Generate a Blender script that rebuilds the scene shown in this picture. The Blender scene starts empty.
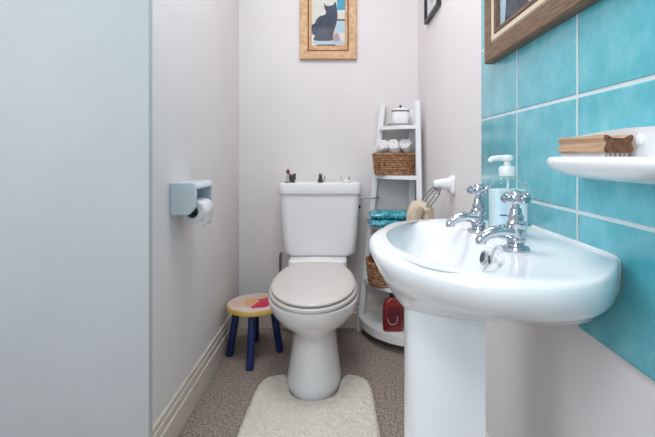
import bpy, bmesh, math, random
from math import sin, cos, pi, radians, sqrt
from mathutils import Vector, Matrix, noise

random.seed(7)
S = bpy.context.scene
COL = S.collection

# ------------------------------------------------------------------ camera
CAM_H = 0.928
cam_d = bpy.data.cameras.new('camera')
cam = bpy.data.objects.new('camera', cam_d)
COL.objects.link(cam)
cam.location = (0, 0, CAM_H)
cam.rotation_euler = (pi / 2, 0, 0)
cam_d.sensor_width = 36.0
cam_d.lens = 420.0 / 655.0 * 36.0
cam_d.shift_x = -13.0 / 655.0
cam_d.shift_y = -63.5 / 655.0
cam_d.clip_start = 0.02
S.camera = cam

# ------------------------------------------------------------------ world, lights, exposure
w = bpy.data.worlds.new('world')
S.world = w
w.use_nodes = True
w.node_tree.nodes['Background'].inputs[0].default_value = (0.75, 0.85, 1.0, 1)
w.node_tree.nodes['Background'].inputs[1].default_value = 0.6
S.view_settings.view_transform = 'Standard'
S.view_settings.look = 'None'
S.view_settings.gamma = 1.0
S.view_settings.use_curve_mapping = False
S.view_settings.exposure = 0.42

def area(name, loc, target, sx, sy, power, colour):
    l = bpy.data.lights.new(name, 'AREA')
    l.shape = 'RECTANGLE'
    l.size, l.size_y, l.energy, l.color = sx, sy, power, colour
    o = bpy.data.objects.new(name, l)
    COL.objects.link(o)
    o.location = loc
    o.rotation_euler = (Vector(target) - Vector(loc)).to_track_quat('-Z', 'Y').to_euler()
    return o

area('ceiling_lamp_light', (-0.10, 1.20, 2.36), (-0.10, 1.20, 0), 0.5, 0.5, 9.6, (1.0, 0.965, 0.985))
area('hall_lamp_light', (-0.45, -0.55, 2.34), (-0.35, 0.2, 0), 0.7, 0.7, 15.5, (0.99, 0.98, 1.0))
area('daylight_fill', (-1.36, -0.35, 1.50), (0.30, 0.75, 0.7), 0.9, 0.95, 9.5, (0.84, 0.93, 1.0))  # cool fill added for the basin side and right wall, from an unseen window

# ------------------------------------------------------------------ materials
def mat(name, col, rough=0.5, metal=0.0, spec=0.5, coat=0.0):
    m = bpy.data.materials.new(name)
    m.use_nodes = True
    b = m.node_tree.nodes['Principled BSDF']
    b.inputs['Base Color'].default_value = (*col, 1)
    b.inputs['Roughness'].default_value = rough
    b.inputs['Metallic'].default_value = metal
    b.inputs['Specular IOR Level'].default_value = spec
    b.inputs['Coat Weight'].default_value = coat
    b.inputs['Coat Roughness'].default_value = 0.05
    return m

def nodes(m):
    return m.node_tree.nodes, m.node_tree.links, m.node_tree.nodes['Principled BSDF']

def mottled(name, c1, c2, scale, rough=0.5, bump=0.0, bscale=None, detail=4, spec=0.5, stretch=(1, 1, 1), contrast=(0.35, 0.65), bdist=0.004, coat=0.0):
    m = mat(name, c1, rough, spec=spec, coat=coat)
    n, l, b = nodes(m)
    tc = n.new('ShaderNodeTexCoord')
    mp = n.new('ShaderNodeMapping')
    mp.inputs['Scale'].default_value = stretch
    l.new(tc.outputs['Object'], mp.inputs[0])
    t = n.new('ShaderNodeTexNoise')
    t.inputs['Scale'].default_value = scale
    t.inputs['Detail'].default_value = detail
    l.new(mp.outputs[0], t.inputs['Vector'])
    r = n.new('ShaderNodeValToRGB')
    r.color_ramp.elements[0].position, r.color_ramp.elements[1].position = contrast
    r.color_ramp.elements[0].color = (*c1, 1)
    r.color_ramp.elements[1].color = (*c2, 1)
    l.new(t.outputs['Fac'], r.inputs[0])
    l.new(r.outputs[0], b.inputs['Base Color'])
    if bump:
        t2 = n.new('ShaderNodeTexNoise')
        t2.inputs['Scale'].default_value = bscale or scale
        t2.inputs['Detail'].default_value = 3
        l.new(mp.outputs[0], t2.inputs['Vector'])
        bp = n.new('ShaderNodeBump')
        bp.inputs['Strength'].default_value = bump
        bp.inputs['Distance'].default_value = bdist
        l.new(t2.outputs['Fac'], bp.inputs['Height'])
        l.new(bp.outputs[0], b.inputs['Normal'])
    return m

M = {}
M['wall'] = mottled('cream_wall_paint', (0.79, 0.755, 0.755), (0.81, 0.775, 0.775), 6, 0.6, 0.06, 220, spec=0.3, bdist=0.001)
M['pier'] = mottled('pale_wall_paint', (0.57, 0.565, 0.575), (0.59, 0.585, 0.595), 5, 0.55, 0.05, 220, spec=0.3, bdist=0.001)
M['hall'] = mat('white_hall_paint', (0.86, 0.86, 0.86), 0.6)
M['ceiling'] = mat('ceiling_paint', (0.82, 0.82, 0.81), 0.8)
M['skirting'] = mat('cream_gloss_paint', (0.72, 0.66, 0.58), 0.3)
M['carpet'] = mottled('speckled_carpet', (0.235, 0.18, 0.15), (0.50, 0.43, 0.38), 120, 0.95, 1.0, 140, detail=5, spec=0.1, contrast=(0.36, 0.62), bdist=0.01)
M['ceramic'] = mat('white_ceramic', (0.88, 0.885, 0.90), 0.12, coat=0.3)
M['seat'] = mat('cream_seat_plastic', (0.70, 0.655, 0.62), 0.22)
M['gap'] = mat('dark_gap', (0.05, 0.05, 0.05), 0.6)
M['white_wood'] = mottled('white_painted_wood', (0.86, 0.875, 0.90), (0.89, 0.905, 0.925), 8, 0.35)
M['chrome'] = mat('chrome', (0.56, 0.59, 0.64), 0.09, metal=1.0)
M['dark_metal'] = mat('dark_metal', (0.10, 0.10, 0.10), 0.4, metal=0.6)
M['grey_pipe'] = mat('grey_pipe', (0.16, 0.155, 0.16), 0.5)
M['black'] = mat('black_plastic', (0.015, 0.015, 0.017), 0.35)
M['blue_leg'] = mottled('navy_painted_wood', (0.006, 0.018, 0.10), (0.010, 0.028, 0.15), 20, 0.35)
M['rug'] = mottled('cream_tufted_pile', (0.82, 0.76, 0.65), (0.93, 0.89, 0.80), 120, 0.95, 1.0, 160, spec=0.1, bdist=0.01)
M['towel'] = mottled('white_terry', (0.80, 0.79, 0.79), (0.88, 0.87, 0.87), 60, 0.95, 0.8, 260, spec=0.1, bdist=0.004)
M['beige_towel'] = mottled('beige_terry', (0.58, 0.47, 0.36), (0.70, 0.59, 0.47), 60, 0.95, 0.8, 260, spec=0.1, bdist=0.004)
M['wicker'] = mottled('brown_wicker', (0.13, 0.055, 0.022), (0.50, 0.26, 0.12), 70, 0.55, 0.4, 150, contrast=(0.32, 0.68))
M['wood_brush'] = mottled('tan_beech', (0.44, 0.26, 0.15), (0.62, 0.40, 0.25), 30, 0.5, stretch=(6, 0.6, 6))
M['wood_end'] = mottled('dark_end_grain', (0.10, 0.040, 0.018), (0.24, 0.11, 0.055), 260, 0.8, 0.6, 300)
M['bristle'] = mat('white_bristle', (0.80, 0.79, 0.78), 0.6)
M['brown_frame'] = mottled('brown_stained_oak', (0.13, 0.072, 0.040), (0.25, 0.15, 0.09), 26, 0.45, 0.3, 90, stretch=(8, 0.7, 8))
M['pine'] = mottled('honey_pine', (0.56, 0.32, 0.16), (0.74, 0.48, 0.28), 22, 0.5, 0.15, 80, stretch=(2, 8, 2))
M['pine_line'] = mat('dark_slip', (0.13, 0.05, 0.02), 0.5)
M['pine_in'] = mottled('orange_pine', (0.60, 0.31, 0.14), (0.74, 0.45, 0.24), 30, 0.5)
M['gilt'] = mat('cream_gilt', (0.72, 0.60, 0.46), 0.4)
M['art_cream'] = mottled('painting_cream', (0.74, 0.70, 0.62), (0.82, 0.80, 0.76), 18, 0.6)
M['art_navy'] = mottled('painting_navy', (0.030, 0.042, 0.075), (0.060, 0.078, 0.12), 30, 0.6)
M['art_blue'] = mat('painting_blue', (0.08, 0.36, 0.56), 0.6)
M['art_pale'] = mat('painting_pale_blue', (0.50, 0.66, 0.74), 0.6)
M['art_orange'] = mat('painting_orange', (0.72, 0.42, 0.22), 0.6)
M['art_mauve'] = mottled('painting_mauve', (0.45, 0.32, 0.38), (0.62, 0.50, 0.55), 30, 0.6)
M['mount'] = mat('white_mount', (0.80, 0.79, 0.81), 0.7)
M['red_soap'] = mat('red_liquid_bottle', (0.22, 0.012, 0.012), 0.15, coat=0.3)
M['red_label'] = mat('dark_red_label', (0.12, 0.012, 0.025), 0.4)
M['pale_arc'] = mat('pale_label_arc', (0.62, 0.42, 0.34), 0.4)
M['pump_white'] = mat('white_pump_plastic', (0.84, 0.86, 0.88), 0.25)
M['label_blue'] = mat('pale_blue_label', (0.62, 0.80, 0.88), 0.35)
M['label_white'] = mat('white_label', (0.80, 0.86, 0.90), 0.35)
M['label_ink'] = mat('label_ink', (0.05, 0.12, 0.28), 0.5)
M['fig_grey'] = mat('figurine_grey', (0.22, 0.21, 0.22), 0.5)
M['fig_dark'] = mottled('figurine_dark', (0.035, 0.04, 0.04), (0.11, 0.11, 0.10), 200, 0.5)
M['fig_red'] = mat('figurine_red', (0.22, 0.035, 0.03), 0.5)
M['fig_pale'] = mat('figurine_pale', (0.52, 0.48, 0.46), 0.5)
M['fig_white'] = mat('figurine_white', (0.72, 0.72, 0.74), 0.4)
M['tray'] = mat('grey_tray', (0.36, 0.35, 0.36), 0.4)
M['paper'] = mottled('toilet_paper', (0.84, 0.83, 0.84), (0.88, 0.87, 0.88), 80, 0.9, 0.2, 120, spec=0.1, bdist=0.001)
M['holder'] = mat('pale_blue_white_ceramic', (0.68, 0.745, 0.79), 0.15, coat=0.3)

def turquoise_packet():
    m = mat('glittery_turquoise', (0.02, 0.30, 0.40), 0.25)
    n, l, b = nodes(m)
    tc = n.new('ShaderNodeTexCoord')
    v = n.new('ShaderNodeTexVoronoi'); v.inputs['Scale'].default_value = 110
    l.new(tc.outputs['Object'], v.inputs['Vector'])
    r = n.new('ShaderNodeValToRGB')
    e = r.color_ramp.elements
    e[0].position, e[0].color = 0.0, (0.005, 0.13, 0.20, 1)
    e[1].position, e[1].color = 0.9, (0.25, 0.62, 0.68, 1)
    k = r.color_ramp.elements.new(0.5); k.color = (0.02, 0.33, 0.42, 1)
    l.new(v.outputs['Color'], r.inputs[0])
    l.new(r.outputs[0], b.inputs['Base Color'])
    return m
M['turq'] = turquoise_packet()

def clear(name, tint, rough=0.03, gloss=0.5, ior=1.45):
    """thin clear plastic / glass sheet: see-through with a fresnel gloss"""
    m = bpy.data.materials.new(name); m.use_nodes = True
    n, l = m.node_tree.nodes, m.node_tree.links
    n.remove(n['Principled BSDF'])
    t = n.new('ShaderNodeBsdfTransparent'); t.inputs[0].default_value = (*tint, 1)
    g = n.new('ShaderNodeBsdfGlossy'); g.inputs['Roughness'].default_value = rough
    f = n.new('ShaderNodeFresnel'); f.inputs[0].default_value = ior
    mx = n.new('ShaderNodeMixShader')
    mu = n.new('ShaderNodeMath'); mu.operation = 'MULTIPLY'; mu.inputs[1].default_value = gloss * 2
    l.new(f.outputs[0], mu.inputs[0]); l.new(mu.outputs[0], mx.inputs[0])
    l.new(t.outputs[0], mx.inputs[1]); l.new(g.outputs[0], mx.inputs[2])
    l.new(mx.outputs[0], n['Material Output'].inputs[0])
    return m
M['clear'] = clear('clear_plastic', (0.95, 0.98, 0.98), gloss=0.18)
M['acrylic'] = clear('clear_acrylic', (0.95, 0.96, 0.96), gloss=0.5)
M['liquid'] = mat('milky_soap', (0.76, 0.87, 0.90), 0.4)
M['pane'] = clear('picture_glass', (0.98, 0.985, 0.985), gloss=0.04)

def tile_material(y_edge, pw, z0, ph, grout):
    m = mat('turquoise_tile', (0.2, 0.5, 0.55), 0.16)
    n, l, b = nodes(m)
    tc = n.new('ShaderNodeTexCoord')
    sp = n.new('ShaderNodeSeparateXYZ'); l.new(tc.outputs['Object'], sp.inputs[0])
    def math_(op, a, bb=None):
        q = n.new('ShaderNodeMath'); q.operation = op
        for i, v in enumerate((a, bb)):
            if v is None: continue
            if isinstance(v, (int, float)): q.inputs[i].default_value = v
            else: l.new(v, q.inputs[i])
        return q.outputs[0]
    def line(coord, off, pitch):
        f = math_('DIVIDE', math_('SUBTRACT', coord, off), pitch)
        fr = math_('FRACT', math_('ADD', f, 100.0))
        d = math_('ABSOLUTE', math_('SUBTRACT', fr, 0.5))
        d = math_('MULTIPLY', math_('SUBTRACT', 0.5, d), pitch)     # metres to nearest joint
        return d, math_('FLOOR', math_('ADD', f, 100.0))
    dy, iy = line(sp.outputs[1], y_edge, pw)
    dz, iz = line(sp.outputs[2], z0, ph)
    d = math_('MINIMUM', dy, dz)
    isg = math_('LESS_THAN', d, grout)
    # per-tile tone
    wn = n.new('ShaderNodeTexWhiteNoise'); wn.noise_dimensions = '2D'
    cx = n.new('ShaderNodeCombineXYZ'); l.new(iy, cx.inputs[0]); l.new(iz, cx.inputs[1]); l.new(cx.outputs[0], wn.inputs['Vector'])
    t1 = n.new('ShaderNodeTexNoise'); t1.inputs['Scale'].default_value = 16; t1.inputs['Detail'].default_value = 8; t1.inputs['Roughness'].default_value = 0.65
    ofs = n.new('ShaderNodeVectorMath'); ofs.operation = 'ADD'
    sc = n.new('ShaderNodeVectorMath'); sc.operation = 'SCALE'; sc.inputs['Scale'].default_value = 7.0
    l.new(wn.outputs['Color'], sc.inputs[0]); l.new(tc.outputs['Object'], ofs.inputs[0]); l.new(sc.outputs[0], ofs.inputs[1])
    l.new(ofs.outputs[0], t1.inputs['Vector'])
    r = n.new('ShaderNodeValToRGB')
    e = r.color_ramp.elements
    e[0].position, e[0].color = 0.30, (0.075, 0.44, 0.53, 1)
    e[1].position, e[1].color = 0.72, (0.23, 0.62, 0.69, 1)
    k = r.color_ramp.elements.new(0.5); k.color = (0.13, 0.53, 0.62, 1)
    l.new(t1.outputs['Fac'], r.inputs[0])
    mx = n.new('ShaderNodeMix'); mx.data_type = 'RGBA'
    l.new(isg, mx.inputs['Factor']); l.new(r.outputs[0], mx.inputs['A'])
    mx.inputs['B'].default_value = (0.68, 0.76, 0.78, 1)
    l.new(mx.outputs['Result'], b.inputs['Base Color'])
    ro = math_('ADD', math_('MULTIPLY', isg, 0.55), 0.17)
    l.new(ro, b.inputs['Roughness'])
    mr = n.new('ShaderNodeMapRange'); mr.inputs[1].default_value = grout * 0.7; mr.inputs[2].default_value = grout * 1.6
    l.new(d, mr.inputs[0])
    bp = n.new('ShaderNodeBump'); bp.inputs['Distance'].default_value = 0.0015; bp.inputs['Strength'].default_value = 0.8
    hs = math_('ADD', mr.outputs[0], math_('MULTIPLY', t1.outputs['Fac'], 0.25))
    l.new(hs, bp.inputs['Height']); l.new(bp.outputs[0], b.inputs['Normal'])
    return m

def stool_top_material():
    """pale top printed with plain soft patches: an orange disc and a red leaf shape"""
    m = mat('printed_stool_top', (0.8, 0.7, 0.65), 0.35)
    n, l, b = nodes(m)
    tc = n.new('ShaderNodeTexCoord')
    nz = n.new('ShaderNodeTexNoise'); nz.inputs['Scale'].default_value = 30
    l.new(tc.outputs['Object'], nz.inputs['Vector'])
    sub = n.new('ShaderNodeVectorMath'); sub.operation = 'SUBTRACT'; sub.inputs[1].default_value = (0.5, 0.5, 0.5)
    l.new(nz.outputs['Color'], sub.inputs[0])
    scl = n.new('ShaderNodeVectorMath'); scl.operation = 'SCALE'; scl.inputs['Scale'].default_value = 0.05
    l.new(sub.outputs[0], scl.inputs[0])
    ad = n.new('ShaderNodeVectorMath'); l.new(tc.outputs['Object'], ad.inputs[0]); l.new(scl.outputs[0], ad.inputs[1])
    cur = None
    def blob(cx, cy, rx, ry, rot, col, cur):
        mp = n.new('ShaderNodeMapping'); mp.vector_type = 'TEXTURE'
        mp.inputs['Location'].default_value = (cx, cy, 0)
        mp.inputs['Rotation'].default_value = (0, 0, rot)
        mp.inputs['Scale'].default_value = (rx, ry, 1000)
        l.new(ad.outputs[0], mp.inputs[0])
        ln = n.new('ShaderNodeVectorMath'); ln.operation = 'LENGTH'; l.new(mp.outputs[0], ln.inputs[0])
        mr = n.new('ShaderNodeMapRange'); mr.inputs[1].default_value = 1.06; mr.inputs[2].default_value = 0.92
        l.new(ln.outputs[1], mr.inputs[0])
        mx = n.new('ShaderNodeMix'); mx.data_type = 'RGBA'
        l.new(mr.outputs[0], mx.inputs['Factor'])
        if cur is None: mx.inputs['A'].default_value = (0.74, 0.62, 0.60, 1)
        else: l.new(cur, mx.inputs['A'])
        mx.inputs['B'].default_value = (*col, 1)
        return mx.outputs['Result']
    cur = blob(-0.055, -0.02, 0.050, 0.060, 0.3, (0.78, 0.56, 0.40), cur)
    cur = blob(-0.01, -0.00, 0.042, 0.062, 0.0, (0.78, 0.42, 0.20), cur)
    cur = blob(-0.045, 0.035, 0.032, 0.022, 0.6, (0.80, 0.52, 0.18), cur)
    cur = blob(0.066, 0.030, 0.046, 0.070, -0.6, (0.62, 0.006, 0.07), cur)
    cur = blob(0.035, -0.045, 0.030, 0.052, -0.9, (0.62, 0.006, 0.07), cur)
    cur = blob(0.030, 0.082, 0.034, 0.018, 0.1, (0.80, 0.48, 0.16), cur)
    cur = blob(-0.075, 0.045, 0.018, 0.026, 0.4, (0.80, 0.66, 0.62), cur)
    l.new(cur, b.inputs['Base Color'])
    return m
M['stool_top'] = stool_top_material()
M['stool_rim'] = mottled('yellow_stool_rim', (0.72, 0.46, 0.05), (0.78, 0.56, 0.22), 14, 0.35)

# ------------------------------------------------------------------ mesh helpers
def obj(name, bm, m=None, parent=None, sharp=40, mats=None, recalc=True):
    if recalc:
        bmesh.ops.recalc_face_normals(bm, faces=bm.faces[:])
    me = bpy.data.meshes.new(name)
    bm.to_mesh(me); bm.free()
    for mm in (mats or [m]):
        me.materials.append(mm)
    if len(me.polygons):
        me.polygons.foreach_set('use_smooth', [True] * len(me.polygons))
        me.set_sharp_from_angle(angle=radians(sharp))
    o = bpy.data.objects.new(name, me)
    COL.objects.link(o)
    if parent:
        o.parent = parent
    return o

def rebase(o, loc):
    """move a mesh's origin to loc, keeping its geometry where it stands"""
    o.data.transform(Matrix.Translation(-Vector(loc)))
    o.location = loc
    return o

def thing(name, label, cat, loc=(0, 0, 0), group=None):
    o = bpy.data.objects.new(name, None)
    o.empty_display_size = 0.05
    COL.objects.link(o)
    o.location = loc
    return tag(o, label, cat, group)

def tag(o, label, cat, group=None):
    o['label'] = label; o['category'] = cat
    if group: o['group'] = group
    return o

def struct(o):
    o['kind'] = 'structure'
    return o

def box(bm, lo, hi, bevel=0.0, seg=2):
    lo, hi = Vector(lo), Vector(hi)
    g = bmesh.ops.create_cube(bm, size=1.0, matrix=Matrix.Translation((lo + hi) / 2) @ Matrix.Diagonal((*(hi - lo), 1)))
    if bevel:
        es = list({e for v in g['verts'] for e in v.link_edges})
        bmesh.ops.bevel(bm, geom=es, offset=bevel, segments=seg, profile=0.5, affect='EDGES')
    return bm

def loft(bm, rings, cap0=True, cap1=True, closed=True):
    vr = [[bm.verts.new(p) for p in r] for r in rings]
    n = len(vr[0])
    for a, b in zip(vr, vr[1:]):
        for i in range(n if closed else n - 1):
            j = (i + 1) % n
            bm.faces.new((a[i], a[j], b[j], b[i]))
    for flag, r in ((cap0, vr[0]), (cap1, vr[-1])):
        if flag:
            c = sum((v.co for v in r), Vector()) / n
            cv = bm.verts.new(c)
            for i in range(n):
                bm.faces.new((r[i], r[(i + 1) % n], cv))
    return bm

def lathe(bm, prof, centre=(0, 0, 0), n=32, axis='Z', squash=(1, 1)):
    c = Vector(centre)
    rings = []
    for r, h in prof:
        ring = []
        for i in range(n):
            a = 2 * pi * i / n
            u, v = r * cos(a) * squash[0], r * sin(a) * squash[1]
            if axis == 'Z': p = Vector((u, v, h))
            elif axis == 'Y': p = Vector((u, h, v))
            else: p = Vector((h, u, v))
            ring.append(c + p)
        rings.append(ring)
    return loft(bm, rings)

def tube(bm, pts, rad, n=10, closed=False):
    pts = [Vector(p) for p in pts]
    k = len(pts)
    R = rad if isinstance(rad, (list, tuple)) else [rad] * k
    tang = []
    for i in range(k):
        a = pts[(i - 1) % k] if (closed or i > 0) else pts[i]
        b = pts[(i + 1) % k] if (closed or i < k - 1) else pts[i]
        tang.append((b - a).normalized())
    up = Vector((0, 0, 1)) if abs(tang[0].z) < 0.9 else Vector((1, 0, 0))
    nrm = (up - tang[0] * up.dot(tang[0])).normalized()
    rings = []
    for i in range(k):
        nrm = (nrm - tang[i] * nrm.dot(tang[i])).normalized()
        bi = tang[i].cross(nrm)
        rings.append([pts[i] + (nrm * cos(2 * pi * j / n) + bi * sin(2 * pi * j / n)) * R[i] for j in range(n)])
    if closed:
        rings.append(rings[0])
        vr = [[bm.verts.new(p) for p in r] for r in rings[:-1]]
        vr.append(vr[0])
        for a, b in zip(vr, vr[1:]):
            for i in range(n):
                j = (i + 1) % n
                bm.faces.new((a[i], a[j], b[j], b[i]))
        return bm
    return loft(bm, rings)

def spline(pts, n):
    """Catmull-Rom through pts"""
    P = [Vector(p) for p in pts]
    P = [2 * P[0] - P[1]] + P + [2 * P[-1] - P[-2]]
    out = []
    segs = len(P) - 3
    for k in range(n + 1):
        u = k / n * segs
        i = min(int(u), segs - 1); t = u - i
        a, b, c, d = P[i:i + 4]
        out.append(0.5 * ((2 * b) + (c - a) * t + (2 * a - 5 * b + 4 * c - d) * t * t + (3 * b - a - 3 * c + d) * t ** 3))
    return out

def ball(bm, c, r, seg=16, scale=(1, 1, 1), rot=None):
    mx = Matrix.Translation(c)
    if rot: mx = mx @ rot
    bmesh.ops.create_uvsphere(bm, u_segments=seg, v_segments=max(8, seg // 2), radius=r, matrix=mx @ Matrix.Diagonal((*scale, 1)))
    return bm

def prism(bm, poly, f0, f1):
    """extrude 2-D polygon between the two maps f0(p), f1(p)"""
    a = [bm.verts.new(f0(p)) for p in poly]; b = [bm.verts.new(f1(p)) for p in poly]
    n = len(poly)
    for i in range(n):
        bm.faces.new((a[i], a[(i + 1) % n], b[(i + 1) % n], b[i]))
    bm.faces.new(a[::-1]); bm.faces.new(b)
    return bm

def rrect(hx, hy, r, n=6):
    """rounded rectangle outline"""
    out = []
    for cx, cy, a0 in ((hx - r, hy - r, 0), (-hx + r, hy - r, pi / 2), (-hx + r, -hy + r, pi), (hx - r, -hy + r, 1.5 * pi)):
        for i in range(n + 1):
            a = a0 + pi / 2 * i / n
            out.append((cx + r * cos(a), cy + r * sin(a)))
    return out

# ------------------------------------------------------------------ room
XL, XR, YB, ZC = -0.545, 0.4166, 2.254, 2.40
XT = 0.4106                         # face of the tiles
def slab(name, lo, hi, m, bevel=0):
    return struct(obj(name, box(bmesh.new(), lo, hi, bevel, 3), m))
slab('floor', (-1.5, -1.5, -0.05), (0.6, 2.4, 0.0), M['carpet'])
slab('ceiling', (-1.5, -1.5, ZC), (0.6, 2.4, ZC + 0.05), M['ceiling'])
slab('wall_back', (XL - 0.1, YB, 0), (XR + 0.1, YB + 0.1, ZC), M['wall'])
slab('wall_left', (XL - 0.1, 1.03, 0), (XL, YB, ZC), M['wall'])
slab('wall_right', (XR, -1.5, 0), (XR + 0.1, YB, ZC), M['wall'])
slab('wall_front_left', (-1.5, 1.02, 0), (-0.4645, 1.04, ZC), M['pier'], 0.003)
slab('wall_rear', (-1.5, -1.5, 0), (XR, -1.4, ZC), M['hall'])
bm = bmesh.new()
for lo, hi in (((-1.5, -1.4, 0), (-1.4, 1.02, 1.0)), ((-1.5, -1.4, 2.0), (-1.4, 1.02, ZC)),
               ((-1.5, -1.4, 1.0), (-1.4, -0.85, 2.0)), ((-1.5, 0.15, 1.0), (-1.4, 1.02, 2.0))):
    box(bm, lo, hi)
struct(obj('wall_left_near', bm, M['hall']))  # unseen hall wall, its opening put in for the daylight fill
Y_EDGE, Z_T = 1.2265, 0.629
M['tile'] = tile_material(Y_EDGE, 0.2490, Z_T, 0.2005, 0.0031)
slab('wall_right_tiles', (XT, -1.4, Z_T), (XR, Y_EDGE, ZC), M['tile'], 0.0015)

SK = [(0, .140), (.004, .140), (.0065, .136), (.0065, .128), (.0045, .124), (.0045, .119), (.008, .114), (.009, .100),
      (.0075, .094), (.0075, .090), (.012, .085), (.012, .002), (0, .002)]
def skirting(name, a, b, out):
    a, b, out = Vector(a), Vector(b), Vector(out)
    f = lambda base: (lambda p: base + out * p[0] + Vector((0, 0, p[1])))
    return struct(obj(name, prism(bmesh.new(), SK, f(a), f(b)), M['skirting'], sharp=25))
skirting('baseboard_left', (XL, 1.04, 0), (XL, YB, 0), (1, 0, 0))
skirting('baseboard_back', (XL, YB, 0), (XR, YB, 0), (0, -1, 0))
skirting('baseboard_right', (XR, -1.4, 0), (XR, YB, 0), (-1, 0, 0))
skirting('baseboard_front', (-1.4, 1.02, 0), (-0.4645, 1.02, 0), (0, -1, 0))

# ------------------------------------------------------------------ toilet
TX = -0.109
def egg(z, yf, yw, yb, hw, taper=0.78, nb=3.2, n=72, cx=TX):
    ring = []
    for i in range(n):
        t = 2 * pi * i / n
        c, s = cos(t), sin(t)
        if s <= 0:      # front half (towards the camera)
            x = hw * (abs(c) ** 0.96) * (1 if c >= 0 else -1); y = yw + (yw - yf) * s
        else:
            k = 2.0 / nb
            sy = abs(s) ** k; cxx = abs(c) ** k
            x = hw * cxx * (1 if c >= 0 else -1) * (1 - (1 - taper) * sy ** 1.5); y = yw + (yb - yw) * sy
        ring.append((cx + x, y, z))
    return ring
toilet = thing('toilet', 'white close coupled toilet with its cream lid closed against the back wall', 'toilet', (TX, 1.85, 0))
def T(name, bm, m, parent=toilet, **k):
    o = obj(name, bm, m, None, **k)
    o.parent = parent
    o.matrix_parent_inverse = Matrix.Translation(-Vector(toilet.location)) if parent is toilet else Matrix()
    return o
def child(parent, name, bm, m, **k):
    """a part built in world coordinates under a thing (unrotated) or under one of its parts"""
    o = obj(name, bm, m, None, **k)
    o.parent = parent
    off = Vector(); p = parent
    while p: off += p.location; p = p.parent
    o.data.transform(Matrix.Translation(-off))
    return o

bm = bmesh.new()
prof = [(0.000, 1.582, 1.76, 1.985, .112), (0.012, 1.582, 1.76, 1.985, .114), (0.025, 1.587, 1.76, 1.98, .111), (0.10, 1.606, 1.77, 1.975, .100),
        (0.17, 1.622, 1.775, 1.97, .091), (0.205, 1.624, 1.77, 1.98, .090), (0.225, 1.612, 1.76, 1.99, .097), (0.250, 1.575, 1.75, 2.01, .122),
        (0.280, 1.530, 1.74, 2.03, .150), (0.310, 1.498, 1.735, 2.04, .168), (0.335, 1.480, 1.73, 2.05, .178), (0.352, 1.472, 1.73, 2.05, .183),
        (0.364, 1.470, 1.73, 2.05, .184), (0.370, 1.476, 1.73, 2.05, .180)]
loft(bm, [egg(*p) for p in prof])
# platform that carries the cistern
loft(bm, [[(TX + x, 2.10 + y, z) for x, y in rrect(hx, hy, 0.03)] for z, hx, hy in
          ((0.20, .10, .12), (0.34, .135, .135), (0.40, .14, .135), (0.424, .138, .133), (0.428, .132, .128))])
pan = child(toilet, 'pan', bm, M['ceramic'])
bm = bmesh.new()
def tilted(rings):      # the hinge sits a little higher than the front
    return [[(x, y, z + .020 * max(0, (y - 1.47) / .55)) for x, y, z in r_] for r_ in rings]
loft(bm, tilted([egg(z, 1.464 + e, 1.728, 2.010 - e, .1785 - e, .74) for z, e in ((.373, .004), (.376, 0), (.384, 0), (.388, .004))]))
child(toilet, 'seat', bm, M['seat'])
bm = bmesh.new()
loft(bm, tilted([egg(z, 1.470 + e, 1.728, 2.022 - e, .1710 - e, .74) for z, e in ((.3915, .006), (.394, .001), (.400, 0), (.4045, .004), (.407, .016), (.4085, .05), (.409, .1))]))
child(toilet, 'lid', bm, M['seat'])
for s in (-1, 1):
    bm = bmesh.new()
    lathe(bm, [(.010, -.016), (.011, -.012), (.011, .012), (.010, .016)], (TX + s * .075, 2.030, .418), 16, 'X')
    child(toilet, 'hinge', bm, M['seat'])
# cistern
bm = bmesh.new()
cis = [(0.430, .150, .075), (0.432, .164, .082), (0.440, .173, .086), (0.455, .178, .088), (0.55, .187, .090), (0.65, .193, .0925), (0.733, .197, .095)]
loft(bm, [[(TX + .006 + x, 2.244 - .095 * 0.97 - .003 + y, z) for x, y in rrect(hx, hy, min(.04, hy * .45), 8)] for z, hx, hy in cis])
cistern = child(toilet, 'cistern', bm, M['ceramic'])
bm = bmesh.new()
loft(bm, [[(TX + .006 + x, 2.147 + y, z) for x, y in rrect(hx, hy, .045, 8)] for z, hx, hy in
          ((.734, .201, .098), (.737, .205, .1015), (.745, .2065, .103), (.776, .206, .1025), (.786, .203, .100), (.791, .195, .093), (.793, .18, .08))])
child(toilet, 'cistern_lid', bm, M['ceramic'])
bm = bmesh.new()
tube(bm, [(0.086, 2.17, .704), (.105, 2.17, .704), (.175, 2.17, .704)], .0042, 10)
tube(bm, [(.175, 2.17, .704), (.200, 2.20, .704), (.200, 2.246, .704)], .0035, 10)
tube(bm, [(0.092, 2.17, .704), (.104, 2.17, .704)], .009, 6)
child(toilet, 'inlet_pipe', bm, M['chrome'])
bm = bmesh.new()
tube(bm, [(0.088, 2.17, .660), (.103, 2.17, .660)], .009, 8)
child(toilet, 'overflow_cap', bm, M['black'])
bm = bmesh.new()
tube(bm, [(-.318, 2.215, .05), (-.318, 2.215, .38)], .0065, 10)
tube(bm, [(-.318, 2.215, .38), (-.318, 2.215, .392), (-.318, 2.222, .400), (-.318, 2.250, .402)], .0065, 10)
tube(bm, [(-.318, 2.215, .05), (-.300, 2.215, .04), (-.19, 2.16, .04)], .0065, 10)
child(toilet, 'supply_pipe', bm, M['grey_pipe'])

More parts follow.
